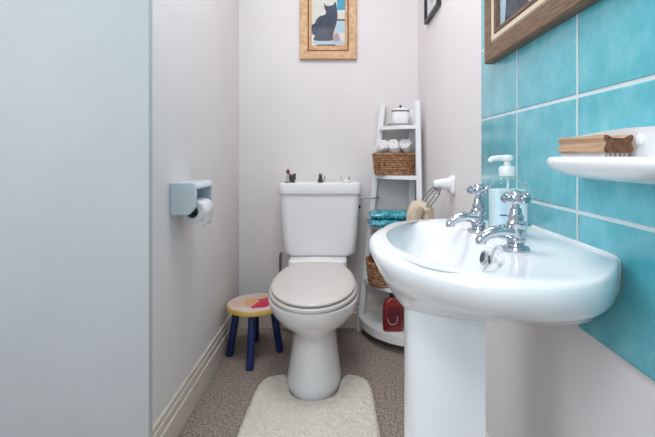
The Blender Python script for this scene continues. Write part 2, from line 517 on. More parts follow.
# figurines on the cistern lid
ZL = .7927
f1 = thing('figurine', 'small figurine of a red headed figure beside a dark bushy shape, left on cistern lid', 'figurine', (-.262, 2.075, ZL), 'ornaments on the cistern lid')
bm = bmesh.new()
lathe(bm, [(.010, 0), (.011, .004), (.008, .010), (.0095, .022), (.006, .034), (.003, .038)], (-.268, 2.075, ZL), 14)
child(f1, 'body', bm, M['fig_pale'])
bm = bmesh.new(); ball(bm, (-.268, 2.075, ZL + .044), .0085); ball(bm, (-.268, 2.075, ZL + .051), .005)
child(f1, 'head', bm, M['fig_red'])
bm = bmesh.new()
lathe(bm, [(.010, 0), (.010, .014), (.006, .018)], (-.250, 2.073, ZL), 12)
for i in range(14):
    a = i * 2.4; z = .016 + .018 * i / 14
    ball(bm, (-.250 + .010 * cos(a), 2.073 + .009 * sin(a), ZL + z), .0058, 8)
child(f1, 'bush', bm, M['fig_dark'])
bm = bmesh.new(); box(bm, (-.280, 2.062, ZL), (-.238, 2.088, ZL + .003), .001); child(f1, 'base', bm, M['fig_dark'])
f1.scale = (1.18,) * 3; f1.location.x += .010
f2 = thing('figurine', 'tiny dark grey cat figurine in the middle of the cistern lid', 'figurine', (-.098, 2.075, ZL), 'ornaments on the cistern lid')
bm = bmesh.new()
lathe(bm, [(.006, 0), (.011, .003), (.0115, .010), (.009, .019), (.005, .026)], (-.099, 2.075, ZL), 14)
ball(bm, (-.099, 2.069, ZL + .029), .0078)
for s in (-1, 1):
    lathe(bm, [(.0035, 0), (.002, .005), (.0002, .009)], (-.099 + s * .005, 2.070, ZL + .033), 8)
    tube(bm, [(-.099 + s * .005, 2.064, ZL + .016), (-.099 + s * .005, 2.060, ZL + .001)], [.0032, .0035], 8)
child(f2, 'body', bm, M['fig_dark'])
bm = bmesh.new()
tube(bm, spline([(-.090, 2.079, ZL + .004), (-.082, 2.075, ZL + .006), (-.079, 2.073, ZL + .018), (-.083, 2.073, ZL + .030)], 12), .0022, 8)
child(f2, 'tail', bm, M['fig_grey'])
f2.scale = (1.12,) * 3
f3 = thing('figurine', 'low white figurine with two thin raised tips, right on cistern lid', 'figurine', (.025, 2.075, ZL), 'ornaments on the cistern lid')
bm = bmesh.new()
lathe(bm, [(.026, 0), (.028, .003), (.022, .008), (.016, .014), (.008, .018), (.002, .019)], (.025, 2.075, ZL), 18, squash=(1, .55))
ball(bm, (.012, 2.070, ZL + .018), .007, 10)
child(f3, 'body', bm, M['fig_white'])
for s, nx in ((-1, 'tip'), (1, 'tip')):
    bm = bmesh.new()
    tube(bm, spline([(.025 + s * .014, 2.073, ZL + .010), (.025 + s * .018, 2.072, ZL + .022), (.025 + s * .024, 2.071, ZL + .034)], 8), [.003, .003, .0028, .0026, .0024, .002, .0016, .0012, .0006], 8)
    child(f3, nx, bm, M['fig_grey'])

# ------------------------------------------------------------------ bath mat
def mat_outline():
    c = TX + .005
    half = [(0.0, 1.566), (.030, 1.570), (.056, 1.583), (.078, 1.606), (.092, 1.64), (.101, 1.69), (.112, 1.732), (.134, 1.752), (.165, 1.748), (.197, 1.728), (.219, 1.695), (.229, 1.64), (.233, 1.55), (.237, 1.40), (.237, 1.25), (.232, 1.17), (.205, 1.13), (.15, 1.12), (0, 1.12)]
    sm = spline([(x, y, 0) for x, y in half], 90)
    pts = [(c + p.x, p.y) for p in sm] + [(c - p.x, p.y) for p in sm[::-1][1:-1]]
    return pts
def inside(p, poly):
    x, y = p; r = False; j = len(poly) - 1
    for i in range(len(poly)):
        xi, yi = poly[i]; xj, yj = poly[j]
        if (yi > y) != (yj > y) and x < (xj - xi) * (y - yi) / (yj - yi) + xi: r = not r
        j = i
    return r
def dist_poly(p, poly):
    best = 9
    P = Vector(p)
    for i in range(len(poly)):
        a, b = Vector(poly[i - 1]), Vector(poly[i])
        d = b - a; L = d.length_squared
        t = 0 if L == 0 else max(0, min(1, (P - a).dot(d) / L))
        best = min(best, (a + d * t - P).length)
    return best
out = mat_outline()
bm = bmesh.new()
g = 0.0045
grid = {}
nx_, ny_ = int(.50 / g), int(.66 / g)
for i in range(nx_ + 1):
    for j in range(ny_ + 1):
        x, y = TX - .25 + i * g, 1.11 + j * g
        p = (x + random.uniform(-.0014, .0014), y + random.uniform(-.0014, .0014))
        if inside(p, out):
            d = dist_poly(p, out)
            h = .017 * min(1, sqrt(max(d, .0004) / .016)) + .003
            h += .0035 * noise.noise(Vector((x * 130, y * 130, 1))) + .003 * noise.noise(Vector((x * 45, y * 45, 4))) + random.uniform(-.0012, .0012)
            grid[i, j] = bm.verts.new((p[0], p[1], max(h, .003)))
for (i, j), v in list(grid.items()):
    q = [grid.get(k) for k in ((i, j), (i + 1, j), (i + 1, j + 1), (i, j + 1))]
    if all(q): bm.faces.new(q)
be = [e for e in bm.edges if e.is_boundary]
ex = bmesh.ops.extrude_edge_only(bm, edges=be)
for v in ex['geom']:
    if isinstance(v, bmesh.types.BMVert): v.co.z = 0.0005
bmesh.ops.recalc_face_normals(bm, faces=bm.faces[:])
o = obj('pedestal_mat', bm, M['rug'], sharp=180)
rebase(o, (TX, 1.4, 0))
tag(o, 'cream tufted pedestal mat curved around the foot of the toilet', 'bath mat')

# ------------------------------------------------------------------ stool
SX, SY = -0.398, 1.962
stool = thing('stool', 'small round stool with printed pink and red top and navy legs', 'stool', (SX, SY, 0))
R0 = .130
bm = bmesh.new()
lathe(bm, [(R0 - .004, .219), (R0, .223), (R0, .236), (R0 - .003, .2405)], (SX, SY, 0), 56)
seat_o = child(stool, 'seat', bm, M['stool_rim'])
bm = bmesh.new()
lathe(bm, [(R0 - .006, 0), (R0 - .006, .0016), (R0 - .0075, .002)], (0, 0, 0), 56)
pt = obj('printed_top', bm, M['stool_top'], seat_o)
pt.location = (0, 0, .2404)
# seat mesh sits at the stool's base point, so the print rides on its top
for dx, dy, a in ((-.115, -.020, 0), (.006, -.150, 0), (.112, .022, 0), (-.024, .135, 0)):
    bm = bmesh.new()
    b0 = Vector((SX + dx, SY + dy, 0.0)); t0 = Vector((SX + dx * .72, SY + dy * .58, .222))
    b0.x = max(b0.x, XL + .030)
    tube(bm, [b0, b0.lerp(t0, .05), b0.lerp(t0, .5), b0.lerp(t0, .97), t0], [.0158, .0170, .0174, .0172, .016], 16)
    child(stool, 'leg', bm, M['blue_leg'])

# ------------------------------------------------------------------ toilet roll holder and roll
HX0 = XL
holder = thing('toilet_roll_holder', 'pale ceramic toilet roll holder fixed to left wall', 'toilet roll holder', (XL, 1.43, .79))
y0, y1 = 1.338, 1.517
zt, zb = .838, .735
dep = .084
side = [(.0005, zb), (.058, zb), (.066, zb + .004), (dep - .003, zb + .024), (dep, zb + .036), (dep, zt - .012), (dep - .004, zt - .004), (dep - .012, zt), (.0005, zt)]
def cheek(y, t):
    bm = bmesh.new()
    prism(bm, side, lambda p: Vector((XL + p[0], y, p[1])), lambda p: Vector((XL + p[0], y + t, p[1])))
    bmesh.ops.bevel(bm, geom=bm.edges[:], offset=.003, segments=2, affect='EDGES')
    return bm
bm = bmesh.new()
box(bm, (XL + .0005, y0 + .003, zb + .002), (XL + .014, y1 - .003, zt - .002), .003)
child(holder, 'back_plate', bm, M['holder'])
child(holder, 'end_cheek', cheek(y0, .013), M['holder'])
child(holder, 'end_cheek', cheek(y1 - .013, .013), M['holder'])
bm = bmesh.new()
hood = [(.001, zt - .010), (dep - .014, zt - .010), (dep - .010, zt - .014), (dep - .009, zt - .020), (dep, zt - .020), (dep, zt - .012), (dep - .004, zt - .004), (dep - .012, zt), (.001, zt)]
prism(bm, hood, lambda p: Vector((XL + p[0], y0 + .004, p[1] + .0003)), lambda p: Vector((XL + p[0], y1 - .004, p[1] + .0003)))
child(holder, 'hood', bm, M['holder'])
bm = bmesh.new()
tube(bm, [(XL + .056, y0 + .012, .7475), (XL + .056, y1 - .012, .7475)], .009, 14)
child(holder, 'spindle', bm, M['black'])
rc = Vector((XL + .056, 0, .740))
roll = thing('toilet_roll', 'white toilet roll hanging in the ceramic holder', 'toilet roll', (rc.x, 1.42, rc.z))
bm = bmesh.new()
ya, yb = 1.384, 1.490
Ro, Ri = .039, .021
prof = [(Ri, ya), (Ro - .003, ya), (Ro, ya + .003), (Ro, yb - .003), (Ro - .003, yb), (Ri, yb), (Ri, ya)]
rings = [[(rc.x + r * cos(2 * pi * i / 40), y, rc.z + r * sin(2 * pi * i / 40)) for i in range(40)] for r, y in prof]
loft(bm, rings, False, False)
child(roll, 'paper', bm, M['paper'])
bm = bmesh.new()
rings = [[(rc.x + r * cos(2 * pi * i / 32), y, rc.z + r * sin(2 * pi * i / 32)) for i in range(32)] for r, y in ((.0205, ya - .0005), (.0205, yb + .0005), (.019, yb + .0005), (.019, ya - .0005), (.0205, ya - .0005))]
loft(bm, rings, False, False)
child(roll, 'core', bm, M['tray'])
bm = bmesh.new()
pts = [(rc.x + (Ro + .001) * cos(a), rc.z + (Ro + .001) * sin(a)) for a in [i * .1 for i in range(8, -6, -1)]]
pts += [(pts[-1][0] - .001, rc.z - .040), (pts[-1][0] - .003, rc.z - .050)]
loft(bm, [[(p[0], ya + .001, p[1]) for p in pts], [(p[0], yb - .001, p[1]) for p in pts]], False, False, closed=False)
o = child(roll, 'loose_sheet', bm, M['paper'])
sm = o.modifiers.new('solid', 'SOLIDIFY'); sm.thickness = .0006

# ------------------------------------------------------------------ corner shelf unit
CX, CY = XR - .024, YB - .013
def rad(z): return .300 - .105 * (z - .07)
shelf = thing('corner_shelf', 'white five tier ladder corner shelf behind the wash basin', 'shelf', (CX, CY, 0))
ZS = (1.075, .826, .574, .286, .085)
rail_top = 1.195
def rail(along_back):
    bm = bmesh.new()
    rw, th = .028, .026
    rr = []
    for z in (0.0, rail_top):
        R = rad(z)
        if along_back: q = [(CX - R, CY), (CX - R + rw, CY), (CX - R + rw, CY - th), (CX - R, CY - th)]
        else: q = [(CX, CY - R), (CX, CY - R + rw), (CX - th, CY - R + rw), (CX - th, CY - R)]
        rr.append([(x, y, z) for x, y in q])
    loft(bm, rr)
    return bm
b = rail(True); bmesh.ops.bevel(b, geom=[e for e in b.edges if abs((e.verts[0].co - e.verts[1].co).z) > .5], offset=.003, segments=2, affect='EDGES'); child(shelf, 'rail', b, M['white_wood'])
b = rail(False); bmesh.ops.bevel(b, geom=[e for e in b.edges if abs((e.verts[0].co - e.verts[1].co).z) > .5], offset=.003, segments=2, affect='EDGES'); child(shelf, 'rail', b, M['white_wood'])
bm = bmesh.new(); box(bm, (CX - .030, CY - .026, 0), (CX, CY, rail_top - .03), .003); child(shelf, 'corner_post', bm, M['white_wood'])
for z in ZS:
    R = rad(z) - .004
    Q = R + (.028 if z < .1 else 0)      # the base board reaches further forward
    t = .018 if z > .1 else .040
    poly = [(CX - .001, CY - .001)] + [(CX - .001 - R * sin(a), CY - .001 - Q * cos(a)) for a in [pi / 2 * i / 28 for i in range(29)]]
    bm = bmesh.new()
    prism(bm, poly, lambda p: Vector((p[0], p[1], z - t)), lambda p: Vector((p[0], p[1], z)))
    bmesh.ops.bevel(bm, geom=[e for e in bm.edges if abs(e.verts[0].co.z - e.verts[1].co.z) < 1e-4], offset=.003, segments=2, affect='EDGES')
    child(shelf, 'shelf_board', bm, M['white_wood'])

# lidded pot on the top shelf, on its tray
pz = ZS[0]
px, py = .308, 2.160
tr = obj('tray', loft(bmesh.new(), [[(px - .004 + x, py + y, z) for x, y in rrect(hx, hy, .012)] for z, hx, hy in
      ((pz + .0005, .056, .040), (pz + .002, .059, .043), (pz + .012, .062, .046), (pz + .012, .060, .044), (pz + .004, .057, .041))]), M['tray'])
rebase(tr, (px, py, pz)); tag(tr, 'small grey tray under the lidded pot on the top shelf', 'tray')
pot = thing('lidded_pot', 'white lidded pot with black band and knob on top shelf', 'pot', (px, py, pz + .004))
bm = bmesh.new()
loft(bm, [[(px + x, py + y, z) for x, y in rrect(h * 1.14, h * .95, .02)] for z, h in ((pz + .0045, .034), (pz + .007, .037), (pz + .034, .039), (pz + .070, .039), (pz + .074, .037))])
child(pot, 'body', bm, M['ceramic'])
bm = bmesh.new()
loft(bm, [[(px + x, py + y, z) for x, y in rrect(h * 1.14, h * .95, .02)] for z, h in ((pz + .074, .0385), (pz + .079, .0385))])
child(pot, 'band', bm, M['black'], )['label'] = 'black band'
bm = bmesh.new()
loft(bm, [[(px + x, py + y, z) for x, y in rrect(h * 1.14, h * .95, .018)] for z, h in ((pz + .079, .0395), (pz + .083, .041), (pz + .089, .036), (pz + .093, .022), (pz + .0945, .012))])
ld = child(pot, 'lid', bm, M['ceramic'])
bm = bmesh.new(); lathe(bm, [(.003, 0), (.003, .004), (.0065, .008), (.0065, .012), (.003, .015)], (px, py, pz + .094), 14)
child(ld, 'knob', bm, M['black'])['label'] = 'black knob'

# ------------------------------------------------------------------ baskets
def basket_meshes(hx, hy, h, flare, rows):
    """coiled, woven wall standing on z=0, plus floor"""
    bm = bmesh.new()
    per = rrect(1, 1, .45, 14)
    n = len(per)
    for k in range(rows):
        u = k / (rows - 1)
        s = 1 - flare * (1 - u)
        z = .006 + (h - .012) * u
        pts = []
        for i, (a, b) in enumerate(per):
            wv = .0022 * sin(2 * pi * i / n * 15 + pi * k)
            L = sqrt(a * a + b * b)
            pts.append((a * hx * s + a / L * wv, b * hy * s + b / L * wv, z + .001 * sin(i * 1.7 + k)))
        tube(bm, pts, (h - .012) / (rows - 1) * .60, 7, closed=True)
    for i in range(0, n, 2):
        a, b = per[i]
        tube(bm, [(a * hx * (1 - flare), b * hy * (1 - flare), .004), (a * hx, b * hy, h - .004)], .0026, 6)
    loft(bm, [[(a * hx * (1 - flare) * .98, b * hy * (1 - flare) * .98, z) for a, b in per] for z in (.002, .006)])
    rim = bmesh.new()
    for q in (0, 1):
        pts = []
        for i, (a, b) in enumerate(per + per):
            pass
        pts = [(a * hx + .0015 * cos(i * 1.25 + q * pi), b * hy + .0015 * cos(i * 1.25 + q * pi), h - .003 + .003 * sin(i * 1.25 + q * pi)) for i, (a, b) in enumerate(per)]
        tube(rim, pts, .0048, 8, closed=True)
    return bm, rim
def basket(loc, hx, hy, h, flare, rows, label, rot=0):
    t = thing('basket', label, 'basket', loc, 'wicker baskets on the corner shelf')
    wall, rim = basket_meshes(hx, hy, h, flare, rows)
    obj('woven_body', wall, M['wicker'], t); obj('rim', rim, M['wicker'], t)
    t.rotation_euler.z = rot
    return t
basket((.272, 2.150, ZS[1] + .001), .101, .054, .108, .10, 9, 'brown wicker basket of rolled white towels on second shelf')
basket((.262, 2.110, ZS[3] + .001), .125, .085, .115, .08, 9, 'brown wicker basket on the low shelf half hidden by the basin')

# rolled towels standing out of the basket
def rolled_towel(c, R, L, tilt, yaw, label, seed):
    bm = bmesh.new()
    turns, n = 2.6, 84
    prof = []
    for i in range(n + 1):
        a = 2 * pi * turns * i / n
        r = R * (.20 + .80 * (i / n))
        prof.append((r * cos(a + seed), r * sin(a + seed)))
    rings = []
    m = 10
    for k in range(m + 1):
        y = -L / 2 + L * k / m
        e = 1 - .10 * abs(2 * k / m - 1) ** 4
        rings.append([Vector((x * e + .005 * noise.noise(Vector((x * 45, y * 30 + seed, z * 45))), y + .002 * noise.noise(Vector((x * 50, z * 50, seed))), z * e + .005 * noise.noise(Vector((x * 45 + 9, y * 30, z * 45))))) for x, z in prof])
    loft(bm, rings, False, False, closed=False)
    # plush core so the roll reads solid
    for v in bm.verts: pass
    o = obj('rolled_towel', bm, M['towel'], sharp=180)
    s = o.modifiers.new('thick', 'SOLIDIFY'); s.thickness = R * .33; s.offset = -1
    d = o.modifiers.new('soft', 'SUBSURF'); d.levels = 1; d.render_levels = 1
    o.location = c; o.rotation_euler = (tilt, 0, yaw)
    tag(o, label, 'towel', 'rolled towels in the basket')
    return o
zb_ = ZS[1] + .108
rolled_towel((.208, 2.150, ZS[1] + .128), .0375, .105, -.62, .40, 'rolled white towel at the left end of the shelf basket', .4)
rolled_towel((.272, 2.142, ZS[1] + .130), .0380, .105, -.70, -.10, 'rolled white towel in the middle of the shelf basket', 2.0)
rolled_towel((.336, 2.150, ZS[1] + .134), .0385, .105, -.62, -.38, 'rolled white towel at the right end of the shelf basket', 3.6)

# turquoise packets
def packet(loc, hx, hy, h, rot, label, seed):
    bm = bmesh.new()
    nx, ny = 26, 18
    top, bot = {}, {}
    for i in range(nx + 1):
        for j in range(ny + 1):
            u, v = -1 + 2 * i / nx, -1 + 2 * j / ny
            f = max(0, (1 - abs(u) ** 4) * (1 - abs(v) ** 4)) ** .5
            k = .0025 * noise.noise(Vector((u * 4, v * 4, seed)))
            sx = 1 - .03 * (1 - f)
            x, y = u * hx * sx, v * hy * sx
            top[i, j] = bm.verts.new((x, y, h / 2 + f * h / 2 + k * f))
            bot[i, j] = bm.verts.new((x, y, h / 2 - f * h / 2)) if 0 < i < nx and 0 < j < ny else top[i, j]
    for d in (top, bot):
        for i in range(nx):
            for j in range(ny):
                q = [d[i, j], d[i + 1, j], d[i + 1, j + 1], d[i, j + 1]]
                bm.faces.new(q if d is top else q[::-1])
    o = obj('packet', bm, M['turq'], sharp=60)
    o.location = loc; o.rotation_euler.z = rot
    return tag(o, label, 'packet', 'turquoise packets on the middle shelf')
packet((.246, 2.085, ZS[2] + .001), .114, .072, .040, .10, 'glittery turquoise packet lying underneath on the middle shelf', 1.0)
packet((.248, 2.090, ZS[2] + .0405), .110, .070, .038, -.06, 'glittery turquoise packet lying on top of another on the middle shelf', 5.0)

# red bottle
bx, by, bz = .252, 2.025, ZS[4] + .0005
bot = thing('soap_bottle', 'dark red bottle with a black cap standing on the bottom shelf', 'bottle', (bx, by, bz))
bm = bmesh.new()
loft(bm, [[(bx + x, by + y, bz + z) for x, y in rrect(hx, hy, min(hx, hy) * .7, 6)] for z, hx, hy in
     ((0, .044, .022), (.004, .048, .026), (.03, .050, .028), (.09, .050, .028), (.125, .047, .027), (.145, .038, .024), (.155, .022, .018), (.160, .013, .013), (.166, .013, .013))])
child(bot, 'body', bm, M['red_soap'])
bm = bmesh.new()
lathe(bm, [(.015, .162), (.016, .164), (.016, .184), (.013, .188)], (bx, by, bz), 20)
child(bot, 'cap', bm, M['black'])
bm = bmesh.new()
pl = rrect(.034, .045, .030, 6)
prism(bm, pl, lambda p: Vector((bx + p[0], by - .0279, bz + .072 + p[1])), lambda p: Vector((bx + p[0], by - .0290, bz + .072 + p[1])))
lb = child(bot, 'label', bm, M['red_label'])
bm = bmesh.new()
tube(bm, [(bx - .004 + .023 * cos(a), by - .0290, bz + .062 + .026 * sin(a)) for a in [radians(q) for q in range(170, 400, 10)]], .0022, 8)
child(lb, 'printed_arc', bm, M['pale_arc'])

# ------------------------------------------------------------------ wash basin
BD = .760           # centre line along the wall
BZ = .774
half = [(.053, 0), (.057, .060), (.072, .115), (.101, .170), (.143, .220), (.195, .255), (.255, .266), (.315, .250), (.365, .205), (.395, .165), (XT - .0005, .142)]
sp_ = spline([(x, e, 0) for x, e in half], 120)
poly = [(p.x, BD + p.y) for p in sp_] + [(p.x, BD - p.y) for p in sp_[::-1][:-1]]
RC = (.225, BD)
NB = 128
def ray_hit(a):
    dx, dy = cos(a), sin(a)
    best = 0
    for i in range(len(poly)):
        (x1, y1), (x2, y2) = poly[i - 1], poly[i]
        ex_, ey_ = x2 - x1, y2 - y1
        den = dx * ey_ - dy * ex_
        if abs(den) < 1e-12: continue
        t = ((x1 - RC[0]) * ey_ - (y1 - RC[1]) * ex_) / den
        u = ((x1 - RC[0]) * dy - (y1 - RC[1]) * dx) / den
        if t > 0 and -1e-9 <= u <= 1 + 1e-9: best = max(best, t)
    return (RC[0] + best * dx, RC[1] + best * dy)
outline = [ray_hit(2 * pi * i / NB) for i in range(NB)]
def oring(z, sx, sy, inset=0.0):
    r = []
    for x, y in outline:
        X = XT - .0005 + (x - XT + .0005) * sx
        near = max(0, 1 - (XT - X) / .20) ** 2
        Y = BD + (y - BD) * (sy + (1 - sy) * .35 * near)
        if inset:
            d = Vector((X - .22, Y - BD)); L = d.length
            X -= d.x / L * inset * (0 if X > XT - .004 else 1); Y -= d.y / L * inset
        r.append((X, Y, z))
    return r
def iring(z, s, cx=.170, hx=.090, hy=.208, n=2.25):
    r = []
    for i in range(NB):
        a = 2 * pi * i / NB
        c, s_ = cos(a), sin(a)
        k = (abs(c) ** n + abs(s_) ** n) ** (-1 / n)
        r.append((cx + hx * s * k * c, BD + hy * s * k * s_, z))
    return r
basin = thing('wash_basin', 'white ceramic pedestal wash basin with two chrome taps on right wall', 'wash basin', (XT, BD, 0))
rings = [oring(.655, .835, .25), oring(.662, .850, .34), oring(.675, .878, .45), oring(.690, .905, .57), oring(.705, .930, .74), oring(.718, .950, .875), oring(.728, .965, .94), oring(.740, .982, .970),
         oring(.750, .994, .992), oring(.760, 1.0, 1.0), oring(.767, .995, .995), oring(.7715, .982, .983), oring(BZ, .963, .965), oring(BZ + .0012, .94, .94), oring(BZ + .0014, .91, .90)]
rings += [iring(BZ + .0005, 1.03), iring(BZ - .001, .995), iring(BZ - .005, .97), iring(.760, .945), iring(.745, .90), iring(.725, .82), iring(.705, .70), iring(.688, .52), iring(.678, .32), iring(.674, .12)]
bm = bmesh.new(); loft(bm, rings)
bowl = child(basin, 'bowl', bm, M['ceramic'], sharp=60)
# silicone bead where the basin meets the tiles
bm = bmesh.new()
tube(bm, [(XT - .001, BD + e, z) for e, z in [(.142 * (q + (1 - q) * .35) + .0015, z) for z, q in ((.705, .74), (.718, .875), (.728, .94), (.740, .97), (.760, 1.0), (.770, .99))] + [(.135, .7765), (0, .7765), (-.135, .7765)] + [(-.142 * (q + (1 - q) * .35) - .0015, z) for z, q in ((.770, .99), (.760, 1.0), (.740, .97), (.728, .94), (.718, .875), (.705, .74))]], .003, 8)
child(basin, 'sealant', bm, M['pump_white'])
# pedestal
bm = bmesh.new()
def pring(z, x0, x1, hy):
    r = []
    n = 40
    for i in range(n):
        a = pi / 2 + pi * i / (n - 1)
        k = 2 / 2.7
        r.append((x1 + (x1 - x0) * (-(abs(cos(a)) ** k)), BD + hy * (abs(sin(a)) ** k) * (1 if sin(a) > 0 else -1), z))
    return r
loft(bm, [pring(z, a, .238, h) for z, a, h in ((0, .108, .082), (.02, .110, .080), (.06, .1145, .075), (.3, .117, .071), (.55, .117, .071), (.63, .117, .072), (.664, .117, .072))])
child(basin, 'pedestal', bm, M['ceramic'], sharp=50)
# drain, overflow, chain
bm = bmesh.new(); lathe(bm, [(.022, .6745), (.022, .6765), (.018, .677), (.015, .6755)], (.168, BD, 0), 24)
child(basin, 'drain', bm, M['chrome'])
OV = Vector((.2475, .728, .7505))
nrm = Vector((-.9, 0, .25)).normalized()
q = nrm.to_track_quat('Z', 'Y').to_matrix().to_4x4()
def place(bm_, mtx):
    bmesh.ops.transform(bm_, matrix=mtx, verts=bm_.verts[:]); return bm_
bm = place(lathe(bmesh.new(), [(.0115, -.003), (.0125, .001), (.0105, .0022), (.0095, .0018)], n=24), Matrix.Translation(OV) @ q)
ovr = child(basin, 'overflow_ring', bm, M['chrome'])
bm = place(lathe(bmesh.new(), [(.0088, .0010), (.0088, .0024)], n=24), Matrix.Translation(OV) @ q)
child(ovr, 'overflow_hole', bm, M['black'])

def tap(tx, ty, mirror, label):
    z = BZ + .0012
    C = (tx, ty, z)
    bm = bmesh.new()
    lathe(bm, [(.021, 0), (.0215, .002), (.020, .005), (.014, .007), (.0125, .010), (.0150, .013), (.0150, .017), (.0115, .020), (.0118, .034), (.0140, .037), (.0150, .040), (.0150, .044), (.0115, .047), (.0120, .055), (.0100, .057), (.0088, .066), (.0060, .068), (.0055, .074)], C, 28)
    body = child(basin, 'tap', bm, M['chrome'], sharp=30)
    body['label'] = label
    bm = bmesh.new()
    pts = spline([(tx - .006, ty, z + .0285), (tx - .022, ty, z + .030), (tx - .036, ty, z + .028), (tx - .048, ty, z + .0235), (tx - .0555, ty, z + .017), (tx - .057, ty, z + .012)], 24)
    tube(bm, pts, [.0115 - .0027 * min(1, i / 14) for i in range(25)], 16)
    lathe(bm, [(.0078, 0), (.0082, .002), (.0078, .006)], (tx - .057, ty, z + .0095), 16)
    child(body, 'spout', bm, M['chrome'])
    bm = bmesh.new()
    hz = z + .083
    lathe(bm, [(.0065, -.011), (.0095, -.009), (.0115, -.004), (.0115, .005), (.009, .008), (.0085, .011), (.003, .0125)], (tx, ty, hz), 20)
    a0 = .5 if mirror else .35
    for k in range(4):
        a = a0 + pi / 2 * k
        d = Vector((cos(a), sin(a), 0)); c0 = Vector((tx, ty, hz))
        tube(bm, [c0 + d * .006, c0 + d * .012, c0 + d * .019, c0 + d * .022, c0 + d * .0255, c0 + d * .027], [.0058, .0045, .0052, .0072, .0066, .003], 14)
    child(body, 'cross_handle', bm, M['chrome'])
tap(.284, .680, False, 'near chrome tap with cross handle')
tap(.276, .840, True, 'far chrome tap with cross handle')
bm = bmesh.new()
ch = spline([(.268, .688, BZ + .006), (.259, .690, BZ + .004), (.2535, .694, BZ - .004), (.2490, .698, BZ - .016), (.245, .702, BZ - .030), (.232, .712, BZ - .055), (.203, .73, BZ - .080)], 60)
for i in range(0, 61):
    ball(bm, ch[i], .0016, 8)
tube(bm, ch, .0008, 6)
child(basin, 'plug_chain', bm, M['chrome'])
bm = bmesh.new()
tube(bm, [(.2475 + .003 * cos(a) * .5, .700 + .0045 * cos(a), BZ - .020 + .0055 * sin(a)) for a in [2 * pi * i / 18 for i in range(18)]], .0015, 8, closed=True)
child(basin, 'chain_ring', bm, M['dark_metal'])

# ------------------------------------------------------------------ soap dispenser on the basin ledge
dx, dy, dz = .318, .800, BZ + .0016
disp = thing('soap_dispenser', 'clear pump bottle of soap with pale blue label on basin ledge', 'soap dispenser', (dx, dy, dz))
bp_ = [(0, .030, .020), (.003, .034, .023), (.03, .0352, .0245), (.092, .0352, .0245), (.103, .032, .0225), (.108, .024, .019), (.112, .016, .015), (.114, .013, .013), (.118, .013, .013)]
bm = bmesh.new()
loft(bm, [[(dx + x, dy + y, dz + z) for x, y in rrect(hx, hy, min(hx, hy) * .8, 6)] for z, hx, hy in bp_])
bottle = child(disp, 'bottle', bm, M['clear'])
bm = bmesh.new()
loft(bm, [[(dx + x, dy + y, dz + z) for x, y in rrect(hx, hy, min(hx, hy) * .8, 6)] for z, hx, hy in ((.003, .030, .019), (.006, .0325, .0215), (.086, .0335, .0225), (.087, .0325, .0215))])
child(disp, 'soap', bm, M['liquid'])
bm = bmesh.new()
lathe(bm, [(.0150, .113), (.0155, .115), (.0155, .128), (.013, .131), (.008, .132), (.0065, .133), (.0065, .141), (.0105, .142), (.0115, .144), (.0115, .149), (.0095, .152), (.003, .153)], (dx, dy, dz), 24)
tube(bm, [(dx, dy, dz + .1465), (dx - .018, dy, dz + .1465), (dx - .030, dy, dz + .145), (dx - .035, dy, dz + .140)], [.0058, .0055, .005, .0042], 12)
child(disp, 'pump', bm, M['pump_white'])
bm = bmesh.new(); tube(bm, [(dx, dy, dz + .115), (dx + .004, dy, dz + .008)], .0022, 8); child(disp, 'dip_tube', bm, M['pump_white'])
def wrap_label(x0, x1, z0, z1, off, name, m, parent):
    bm = bmesh.new()
    n = 20
    rr = [[], []]
    for i in range(n + 1):
        x = x0 + (x1 - x0) * i / n
        k = min(1, abs(x) / .0352)
        # front of the rounded-rectangle bottle
        r = .0245 * .8
        ex_ = max(0, abs(x) - (.0352 - r))
        y = -(.0245 - r) - sqrt(max(0, r * r - ex_ * ex_)) - off
        rr[0].append((dx + x, dy + y, dz + z0)); rr[1].append((dx + x, dy + y, dz + z1))
    loft(bm, rr, False, False, closed=False)
    return child(parent, name, bm, m)
lab = wrap_label(-.029, .029, .014, .080, .0006, 'label', M['label_blue'], disp)
wrap_label(-.008, .029, .030, .080, .0012, 'label_panel', M['label_white'], lab)
for (a, b, z) in ((-.024, -.011, .040),):
    wrap_label(a, b, z, z + .0024, .0012, 'label_stroke', M['label_ink'], lab)

# ------------------------------------------------------------------ towel ring and hand towel
RY = 1.555
ring_t = thing('towel_ring', 'white ceramic bracket with clear ring on right wall beyond the basin', 'towel ring', (XR, RY, .82))
bm = bmesh.new()
loft(bm, [[(XR - d, RY + y, .818 + z) for y, z in rrect(hy, hz, .016, 6)] for d, hy, hz in ((.0008, .034, .034), (.006, .035, .035), (.013, .031, .031), (.016, .022, .022))])
loft(bm, [[(XR - d, RY + y, .821 + z) for y, z in rrect(hy, hz, min(hy, hz) * .8, 6)] for d, hy, hz in ((.008, .030, .028), (.020, .027, .023), (.040, .026, .019), (.060, .026, .016), (.070, .022, .013), (.074, .016, .009))])
child(ring_t, 'bracket', bm, M['ceramic'])
ang = radians(52)
rdir = Vector((-cos(ang), 0, -sin(ang)))
hinge_p = Vector((XR - .052, RY, .812))
bm = bmesh.new()
Rr = .062
cen = hinge_p + rdir * Rr
pts = [cen + rdir * (Rr * cos(a)) + Vector((0, 1, 0)) * (Rr * sin(a)) for a in [2 * pi * i / 56 for i in range(56)]]
tube(bm, pts, .0075, 12, closed=True)
child(ring_t, 'ring', bm, M['acrylic'])
